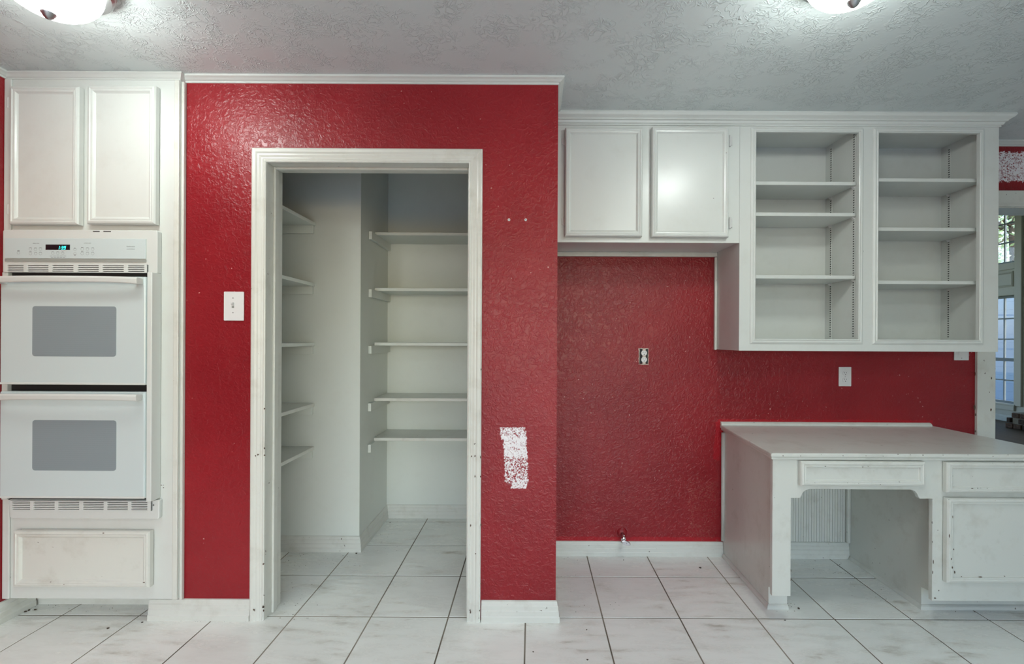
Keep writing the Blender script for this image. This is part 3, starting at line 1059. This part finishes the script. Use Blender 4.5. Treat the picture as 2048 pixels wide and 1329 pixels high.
a = panel_front('door', rect(1130, 257, 1284.5, 473.5, YDU), YDU, uc)
hinge(1129, 275, 293, YU, a, -1); hinge(1129, 435, 453, YU, a, -1)
a = panel_front('door', rect(1303, 255.5, 1457, 475, YDU), YDU, uc)
hinge(1459, 272, 294, YU, a, 1); hinge(1459, 436, 458, YU, a, 1)
chips(a, [(1452.5, 306, .9, .9), (1427, 397, .8, .8)], YDU - .009, seed=11)

bk = thing('open_bookcase', 'white open wall bookcase with two columns of adjustable shelves', 'bookcase', (1.73, 2.44, ZBK))
o1 = rect(1510.5, 270, 1716, 680, YU); o2 = rect(1755, 263, 1957, 678.5, YU)
zt = (o1[3] + o2[3]) / 2; zb = (o1[2] + o2[2]) / 2
ff = MB()
for (a_, b_) in ((XK1, o1[0]), (o1[1], o2[0]), (o2[1], XKR)):
    ff.box(a_, b_, YU, YU + .012, ZBK, ZC - .001)
for q in (o1, o2):
    ff.box(q[0], q[1], YU, YU + .012, ZBK, zb); ff.box(q[0], q[1], YU, YU + .012, zt, ZC - .001)
ff.build('face_frame', 'white', bk)
xs1, xs2, xm = 1.685, 2.350, 1.716         # inner faces
zf, zcl = zb - .006, 2.352
cs_ = MB()
cs_.box(XK1, XK1 + .019, YU + .012, YN - .001, ZBK, ZC - .002); cs_.box(xs1, xm, YU + .012, YN - .013, zf, zcl); cs_.box(xs2, XKR, YU + .012, YN - .001, ZBK, ZC - .002)
cs_.box(XK1 + .019, xs2, YU + .012, YN - .001, ZBK + .004, zf); cs_.box(XK1 + .019, xs2, YU + .012, YN - .001, zcl, zcl + .018)
cs_.build('carcass', 'white', bk)
MB().box(XK1 + .019, xs2, YN - .013, YN - .001, zf, zcl).build('back_panel', 'white', bk)
MO = [(0, 0), (0, .006), (.004, .009), (.009, .006), (.016, .0075), (.024, .0035), (.026, 0)]
for q in (o1, o2):
    MB().sweep([(q[0], zb), (q[0], zt), (q[1], zt), (q[1], zb)], MO, lambda u, v, hh: (u, YU - hh, v), closed=True).build('frame_moulding', 'white', bk)
MB().box(XK1 - .014, XK1, YN - .02, YN - .001, ZBK - .003, ZS - .022).build('scribe_strip', 'worn', bk, bevel=.004)
# pilaster strips with slots, clips, shelves
for xs in (xs1, xs2):
    for yy in (2.347, 2.527):
        p = MB().box(xs - .0025, xs, yy - .008, yy + .008, zf + .002, zcl - .002).build('shelf_standard', 'white', bk)
        hl = MB()
        z = zf + .02
        while z < zcl - .02:
            hl.box(xs - .0029, xs - .0022, yy - .0045, yy + .0045, z, z + .0055)
            z += .0127
        hl.build('slots', 'slot', p, kind='stuff')
for (xa, xb, tops) in ((XK1 + .021, xs1 - .003, (363.5, 425.6, 551)), (xm + .002, xs2 - .003, (357, 455.5, 562))):
    for t_ in tops:
        px = 1610 if xa < 1.5 else 1855
        z = W(px, t_, 2.33)[2]
        sh = MB().box(xa, xb, 2.33, YN - .016, z - .018, z).build('shelf', 'white', bk, bevel=.0015)
        for yy in (2.347, 2.527):
            MB().add(*[[(xb + .0005, yy - .006, z - .0185), (xb + .0005, yy + .006, z - .0185), (xb + .0005, yy + .006, z - .032), (xb + .0005, yy - .006, z - .032), (xb - .014, yy - .006, z - .0185), (xb - .014, yy + .006, z - .0185)],
                       [(0, 1, 2, 3), (0, 4, 5, 1), (4, 3, 2, 5), (0, 3, 4), (1, 5, 2)]]).build('clip', 'hinge', sh)
chips(bk, [(1726, 503, 1.2, 2.2), (1724, 511, 1.0, 1.3)], YU - .0008, mat='band', seed=12)

# ------------------------------------------------------------------ desk
YK = 1.965
dk = thing('built_in_desk', 'white built-in desk with knee hole, two drawers and a lower door', 'desk', (1.69, 2.28, 0))
ZD = .7260                                   # under the top
def DP(cx, cy): return (lambda q: (q[0], q[2]))(W(1400 + cx * .383, 820 + cy * .383, YK))
xl, xr = 1.060, 2.315
leg_r = DP(475, 700)[0]; zleg = DP(430, 975)[1]
cab_l = DP(1214, 700)[0]; zcab = DP(1400, 1001)[1]
zstep = DP(800, 464)[1]; ztop = DP(840, 417)[1]
s0, s1, s2, s3 = DP(523, 460)[0], DP(578, 416)[0], DP(1095, 418)[0], DP(1148, 463)[0]
poly = [(xl, ZD), (xl, zleg), (leg_r, zleg), (leg_r, zstep), (s0, zstep)]
for i in range(1, 9):
    a_ = math.pi / 2 * i / 8
    poly.append((s0 + .006 + (s1 - s0 - .006) * (1 - math.cos(a_)), zstep + .003 + (ztop - zstep - .003) * math.sin(a_)))
for i in range(0, 8):
    a_ = math.pi / 2 * (1 - i / 8)
    poly.append((s3 - .006 - (s3 - s2 - .006) * (1 - math.cos(a_)), zstep + .003 + (ztop - zstep - .003) * math.sin(a_)))
poly += [(s3, zstep), (cab_l, zstep), (cab_l, zcab), (xr, zcab), (xr, ZD)]
MB().front(poly, YK, YK + .02).build('face_frame', 'worn', dk, bevel=.0015, seg=1)
YT = 2.09
xp = 1.110
def side(x0, x1, nm):
    """panel to the floor with a toe notch at the front"""
    m = MB()
    pl = [(YK + .02, ZD), (YK + .02, zcab + .01), (YT, zcab - .008), (YT, 0), (YN - .001, 0), (YN - .001, ZD)]
    m.prism(pl, lambda y, z: (x0, y, z), lambda y, z: (x1, y, z))
    return m.build(nm, 'worn', dk)
side(xp, xp + .022, 'side_panel')
xk = 1.822
side(xk, xk + .018, 'knee_panel')
side(xr - .020, xr - .002, 'side_panel')
bb = MB()
pts = []
n = 46
xa, xbb = xp + .022, xk
for i in range(n):
    u0 = xa + (xbb - xa) * i / n
    wv_ = (xbb - xa) / n
    pts += [(u0, 2.572), (u0 + wv_ * .75, 2.572), (u0 + wv_ * .8, 2.5755), (u0 + wv_ * .95, 2.5755)]
pts += [(xbb, 2.572), (xbb, 2.588), (xa, 2.588)]
bb.flat(pts, 0.001, ZD - .002)
bb.build('back_panel', 'worn', dk)
MB().box(xk - .02, xk, 2.548, 2.572, .09, ZD - .002).build('corner_strip', 'worn', dk, bevel=.006)
MB().sweep([(xa, 2.572), (xk - .001, 2.572)][::-1], BASE, flatfn).build('baseboard_strip', 'worn', dk)
MB().box(xk + .018, xr - .02, YT, YT + .016, 0, zcab).build('toe_kick', 'worn', dk)
MB().box(xp + .002, leg_r + .055, YT - .002, YT + .016, 0, .075).build('toe_block', 'worn', dk)
SHOE = [(0, 0), (.013, 0), (.013, .006), (.010, .013), (.004, .018), (0, .019)]
MB().sweep([(xp, YN - .02), (xp, YT - .002), (leg_r + .055, YT - .002)], [(-a_, b_) for a_, b_ in SHOE], flatfn).build('shoe_moulding', 'worn', dk)
MB().sweep([(xk, 2.55), (xk, YT - .001), (xr - .02, YT - .001)], [(-a_, b_) for a_, b_ in SHOE], flatfn).build('shoe_moulding', 'worn', dk)
m = MB()
m.tube([(xp - .004, YN - .012, .092), (xp - .004, YN - .012, ZD - .014)], .011, 10)
m.build('scribe_strip', 'worn', dk, smooth=True)
YDK = YK - .018
def DR(a, b, c, d_): return rect(1400 + a * .383, 820 + b * .383, 1400 + c * .383, 820 + d_ * .383, YDK)
q = DR(523, 270, 1172, 398)
pf1 = panel_front('drawer_front', q, YDK, dk, 'worn', th=.0175, mw=.028)
q = DR(1283, 275, 1692, 433)
pf2 = panel_front('drawer_front', (q[0], 2.268, q[2], q[3]), YDK, dk, 'worn', th=.0175, mw=.028)
q = DR(1285, 463, 1692, 903)
pf3 = panel_front('door', (q[0], 2.268, q[2], q[3]), YDK, dk, 'worn', th=.0175, mw=.028)
c2 = lambda l: [(1400 + a * .383, 820 + b * .383, w_, h_) for a, b, w_, h_ in l]
chips(pf1, c2([(655, 296, 1.8, .8), (878, 297, 1.0, .6), (808, 388, 1.3, .9), (977, 390, .9, .8), (770, 382, .9, .5), (600, 382, .8, .5)]), YDK - .0090, seed=21)
chips(pf2, c2([(1421, 411, 2.2, .8), (1450, 410, 1.0, .7), (1500, 411, .7, .6), (1640, 278, .8, .6)]), YDK - .0090, seed=22)
chips(pf3, c2([(1302, 660, .8, 5), (1312, 780, 1.2, 2), (1325, 730, .8, 2), (1318, 825, 1.5, 2.5), (1330, 850, 1.2, 3), (1465, 875, 3.5, 1.2), (1365, 872, 1.2, 1.0), (1590, 870, 1.4, .8), (1320, 560, .6, 3)]), YDK - .0090, seed=23)
chips(dk, c2([(1218, 795, .9, 4), (1226, 985, 2.2, 1.5), (1215, 850, .7, 3), (1247, 945, .9, 1.2), (1212, 590, .5, 3), (1213, 690, .5, 2), (1242, 630, .8, .8), (475, 840, .5, 3), (474, 890, .6, 2)]), YK - .0003, seed=24)

# desk top
zt_ = .7560
tp = [(1.042, 1.945), (2.352, 1.945), (2.318, YN - .001), (1.090, YN - .001)]
ct = MB().flat(tp, ZD + .012, zt_)
ct = tag(ct.build('desk_top', 'worn', bevel=.005), 'white painted desk top with a raised lip against the red wall', 'worktop')
i2 = [(1.047, 1.951), (2.345, 1.951), (2.312, YN - .002), (1.096, YN - .002)]
MB().flat(i2, ZD + .0005, ZD + .012).build('edge_bead', 'worn', ct, bevel=.003)
LIP = [(0, zt_), (.020, zt_), (.018, zt_ + .008), (.011, zt_ + .015), (.004, zt_ + .018), (0, zt_ + .018)]
MB().sweep([(1.092, YN - .001), (2.300, YN - .001)][::-1], LIP, flatfn).build('back_lip', 'worn', ct)
chips(ct, [(1546 + a, 907.5 + a * .0045 + random.uniform(0, 5), random.uniform(.6, 1.5), random.uniform(.5, 1)) for a in (20, 55, 97, 140, 186, 220, 250, 275, 300, 340, 390, 440, 470)], 1.9448, seed=25)


# ------------------------------------------------------------------ electrical fittings
def plate(name, r_, d, label, cat):
    x0, x1, z0, z1 = r_
    t_ = thing(name, label, cat, ((x0 + x1) / 2, d, z0))
    MB().box(x0, x1, d - .006, d - .0002, z0, z1).build('cover_plate', 'plastic', t_, bevel=.0025)
    return t_


def screw(x, y, z, parent, r_=.0028):
    m_ = MB().lathe([(0, -.001), (r_ * .7, -.001), (r_, 0), (r_, .002)], lambda a_, b_, q: (x + a_, y + q, z + b_), 12)
    return m_.build('screw', 'metal', parent)


def receptacle(x, y, z, parent, s=1.0):
    """one outlet face: rounded body with two slots and a ground hole"""
    pts = []
    for i in range(28):
        a_ = 2 * math.pi * i / 28
        px = .0168 * math.cos(a_); pz = max(-.0138, min(.0138, .0168 * math.sin(a_)))
        pts.append((x + px * s, z + pz * s))
    f_ = MB().front(pts, y - .0022, y).build('receptacle', 'plastic', parent, bevel=.0006, seg=1)
    hh_ = MB()
    hh_.box(x - .0075 * s, x - .0053 * s, y - .0026, y - .002, z + .0005, z + .0085 * s)
    hh_.box(x + .0053 * s, x + .0073 * s, y - .0026, y - .002, z + .0010, z + .0078 * s)
    hh_.front([(x + .0026 * s * math.cos(a_ * math.pi / 6), z - .0075 * s + .0026 * s * math.sin(a_ * math.pi / 6)) for a_ in range(12)], y - .0026, y - .002)
    hh_.build('slots', 'slot', f_)


r = rect(449, 584, 489, 642, YP)
sw = plate('light_switch', r, YP, 'white toggle light switch between oven cabinet and pantry door', 'switch')
cx, cz = (r[0] + r[1]) / 2 - .003, (r[2] + r[3]) / 2 + .004
MB().box(cx - .005, cx + .005, YP - .0064, YP - .0058, cz - .012, cz + .012).build('toggle_slot', 'band', sw)
tg_ = MB()
tg_.add([(cx - .004, YP - .006, cz - .004), (cx + .004, YP - .006, cz - .004), (cx + .004, YP - .006, cz + .009), (cx - .004, YP - .006, cz + .009),
         (cx - .003, YP - .018, cz + .006), (cx + .003, YP - .018, cz + .006), (cx + .003, YP - .016, cz + .013), (cx - .003, YP - .016, cz + .013)],
        [(0, 1, 2, 3), (4, 5, 6, 7), (0, 1, 5, 4), (1, 2, 6, 5), (2, 3, 7, 6), (3, 0, 4, 7)])
tg_.build('toggle', 'plastic', sw, bevel=.0008, seg=1)
screw(cx, YP - .006, cz + .032, sw); screw(cx, YP - .006, cz - .032, sw)

r = rect(1676.5, 734.5, 1701.5, 773, YN)
ou = plate('wall_outlet', r, YN, 'white duplex outlet with cover plate above the desk', 'outlet')
cx, cz = (r[0] + r[1]) / 2, (r[2] + r[3]) / 2
receptacle(cx, YN - .006, cz + .019, ou, .95); receptacle(cx, YN - .006, cz - .019, ou, .95)
screw(cx, YN - .006, cz, ou)

xs_a, _, zs_b = W(1907, 721, YN)
xs_b = W(1936, 721, YN)[0]
s2_ = plate('light_switch', (xs_a, xs_b, zs_b, zs_b + .118), YN, 'white rocker switch half hidden behind the bookcase bottom', 'switch')
q = (xs_a + xs_b) / 2
MB().box(q - .017, q + .017, YN - .0075, YN - .0058, zs_b + .026, zs_b + .092).build('rocker', 'plastic', s2_, bevel=.001)
screw(q, YN - .006, zs_b + .012, s2_)

# bare outlet in a hole in the niche wall (box edge stands around it)
r = rect(1277.5, 697, 1297, 730, YN)
bo = thing('wall_outlet', 'uncovered duplex outlet in a raw cut hole in the red niche', 'outlet', ((r[0] + r[1]) / 2, YN, r[2]))
M['plaster'] = plain('raw_plaster', srgb(205, 192, 180), 0.9)
MB().box(r[0] + .003, r[1] - .003, YN - .0012, YN - .0002, r[2] + .006, r[3] - .003).build('open_box', 'black', bo)
rg = MB()
rnd = random.Random(9)
per = []
for (ax, az, bx_, bz, nn) in ((r[0], r[2], r[1], r[2], 7), (r[1], r[2], r[1], r[3], 11), (r[1], r[3], r[0], r[3], 7), (r[0], r[3], r[0], r[2], 11)):
    for i in range(nn):
        per.append((ax + (bx_ - ax) * i / nn, az + (bz - az) * i / nn))
outer = [(p[0] + rnd.uniform(-.0022, .0022), p[1] + rnd.uniform(-.0022, .0022)) for p in per]
ccx, ccz = (r[0] + r[1]) / 2, (r[2] + r[3]) / 2
inner = [(ccx + (p[0] - ccx) * (.86 + rnd.uniform(-.03, .03)), ccz + (p[1] - ccz) * (.92 + rnd.uniform(-.02, .02))) for p in per]
n_ = len(per)
vs = [(p[0], YN - .0004, p[1]) for p in outer] + [(p[0], YN - .0028, p[1]) for p in inner]
rg.add(vs, [(i, (i + 1) % n_, (i + 1) % n_ + n_, i + n_) for i in range(n_)])
rg.build('broken_edge', 'plaster', bo)
cx, cz = ccx + .002, ccz + .001
receptacle(cx, YN - .0022, cz + .019, bo, .98); receptacle(cx, YN - .0022, cz - .019, bo, .98)
MB().box(cx - .009, cx + .009, YN - .0022, YN - .0012, cz - .044, cz + .044).build('mounting_strap', 'plaster', bo, bevel=.0004, seg=1)
screw(cx, YN - .0024, cz, bo, .002)

# water valve low in the niche
vx, _, vz = W(1244, 1066, YN)
vv = thing('water_valve', 'small chrome water shutoff valve low on the red niche wall', 'valve', (vx, YN, vz - .03))
MB().lathe([(0, -.012), (.014, -.012), (.022, -.008), (.029, -.002), (.030, 0)], lambda a_, b_, q_: (vx + a_, YN - .0002 + q_, vz + b_), 28).build('escutcheon', 'redl', vv, smooth=True)
MB().tube([(vx, YN - .010, vz - .002), (vx + .002, YN - .05, vz - .006)], .009, 12).build('stem', 'chrome', vv, smooth=True)
m = MB()
m.lathe([(0, -.012), (.012, -.012), (.0135, -.006), (.0135, .010), (.010, .014), (0, .014)], lambda a_, b_, q_: (vx - .002 + a_, YN - .050 + b_, vz - .012 + q_), 16)
m.build('body', 'chrome', vv, smooth=True)
ov_ = []
for i in range(20):
    a_ = 2 * math.pi * i / 20
    u, w_ = .026 * math.cos(a_), .014 * math.sin(a_)
    ov_.append((vx + .008 + u * .93 + w_ * .30, vz - .026 - u * .36 + w_ * .85))
hv = MB().front(ov_, YN - .078, YN - .068).build('handle', 'chrome', vv, bevel=.003)
screw(vx + .010, YN - .0782, vz - .028, hv, .003)
MB().tube([(vx - .006, YN - .050, vz - .022), (vx - .012, YN - .052, vz - .036)], .007, 10).build('outlet_nut', 'chrome', vv, smooth=True)

# wall anchors
for (px, lab) in ((1018, 'small white wall anchor in red wall, nearer the pantry casing'), (1051.5, 'small white wall anchor in red wall, nearer the outer corner')):
    X, _, Z = W(px, 440, YP)
    a = thing('wall_anchor', lab, 'anchor', (X, YP, Z), 'wall anchors right of the pantry door')
    MB().lathe([(.002, -.0016), (.0045, -.0022), (.0058, -.001), (.006, 0)], lambda u, v_, q_: (X + u, YP - .0002 + q_, Z + v_), 16).build('collar', 'plastic', a)
    MB().lathe([(0, -.0008), (.0022, -.0008), (.0022, 0)], lambda u, v_, q_: (X + u, YP - .0002 + q_, Z + v_), 12).build('hole', 'slot', a)

# ------------------------------------------------------------------ ceiling lights
def dome_light(x, y, label):
    t_ = thing('ceiling_light', label, 'ceiling light', (x, y, ZC - .15), 'dome ceiling lights')
    MB().lathe([(0, ZC - .0005), (.156, ZC - .0005), (.158, ZC - .014), (.153, ZC - .018), (.154, ZC - .028), (.147, ZC - .036), (.130, ZC - .036), (0, ZC - .036)],
               lambda a_, b_, q_: (x + a_, y + b_, q_), 48).build('base_pan', 'metal', t_, smooth=False)
    pr_ = []
    for i in range(15):
        a_ = math.pi / 2 * i / 14
        pr_.append((.130 * math.cos(a_) ** .95 if i < 14 else .0, ZC - .036 - .098 * math.sin(a_) ** 1.15))
    pr_ = [(.124, ZC - .030)] + pr_
    MB().lathe(pr_, lambda a_, b_, q_: (x + a_, y + b_, q_), 48).build('glass_dome', 'dome', t_, smooth=True)
    MB().lathe([(0, ZC - .152), (.006, ZC - .151), (.012, ZC - .146), (.016, ZC - .139), (.020, ZC - .135), (.020, ZC - .131), (0, ZC - .131)],
               lambda a_, b_, q_: (x + a_, y + b_, q_), 24).build('finial', 'metal', t_, smooth=True)
    return t_


dome_light(-1.527, 1.413, 'lit dome ceiling light over the oven cabinet')
dome_light(.963, 1.346, 'lit dome ceiling light in front of the wall cabinet doors')
dome_light(-1.48, .10, 'lit dome ceiling light added out of view on the oven side, farther from the cabinets')  # out-of-view pair added to light the room, at the depth shadows imply
dome_light(.953, .10, 'lit dome ceiling light added out of view on the desk side, farther from the cabinets')

# ------------------------------------------------------------------ crumbs on the floor
cr = MB()
rnd = random.Random(12)
def crumb(x, y, s):
    n = 5
    a0 = rnd.uniform(0, 6)
    cr.flat([(x + s * math.cos(a0 + 2 * math.pi * i / n) * rnd.uniform(.5, 1.5), y + s * math.sin(a0 + 2 * math.pi * i / n) * rnd.uniform(.4, 1.0)) for i in range(n)], .0002, .0002 + s * .6)
def fp(px, py):
    x_, y_ = px - VPX, py - VPY
    y_ -= ROLL * x_
    d = F * CAMH / y_
    return (x_ + ROLL * (py - VPY)) * d / F, d
for (px, py, s) in ((50, 1225, .006), (58, 1222, .006), (70, 1221, .005), (216, 1258, .005), (285, 1246, .004), (1401, 1137, .007), (713, 1108, .006), (1597, 1218, .006), (1570, 1242, .004), (1979, 1211, .005),
                    (1173, 1261, .003), (1175, 1321, .004), (1247, 1121, .003), (1066, 1305, .003), (780, 1046, .004)):
    crumb(*fp(px, py), s)
for i in range(260):
    z = rnd.choice(((60, 300, 1200, 1225), (570, 720, 1108, 1135), (720, 800, 1040, 1110), (1120, 1240, 1115, 1240), (1590, 1700, 1118, 1150), (1540, 1590, 1205, 1225), (1700, 1860, 1130, 1210), (560, 640, 1150, 1240), (1870, 2048, 1212, 1225), (300, 500, 1240, 1246)))
    crumb(*fp(rnd.uniform(z[0], z[1]), rnd.uniform(z[2], z[3])), rnd.uniform(.0008, .0022))
o = cr.build('floor_crumbs', 'dirt')
o['kind'] = 'stuff'
tag(o, 'dark crumbs and dirt scattered on the white floor tiles', 'dirt')
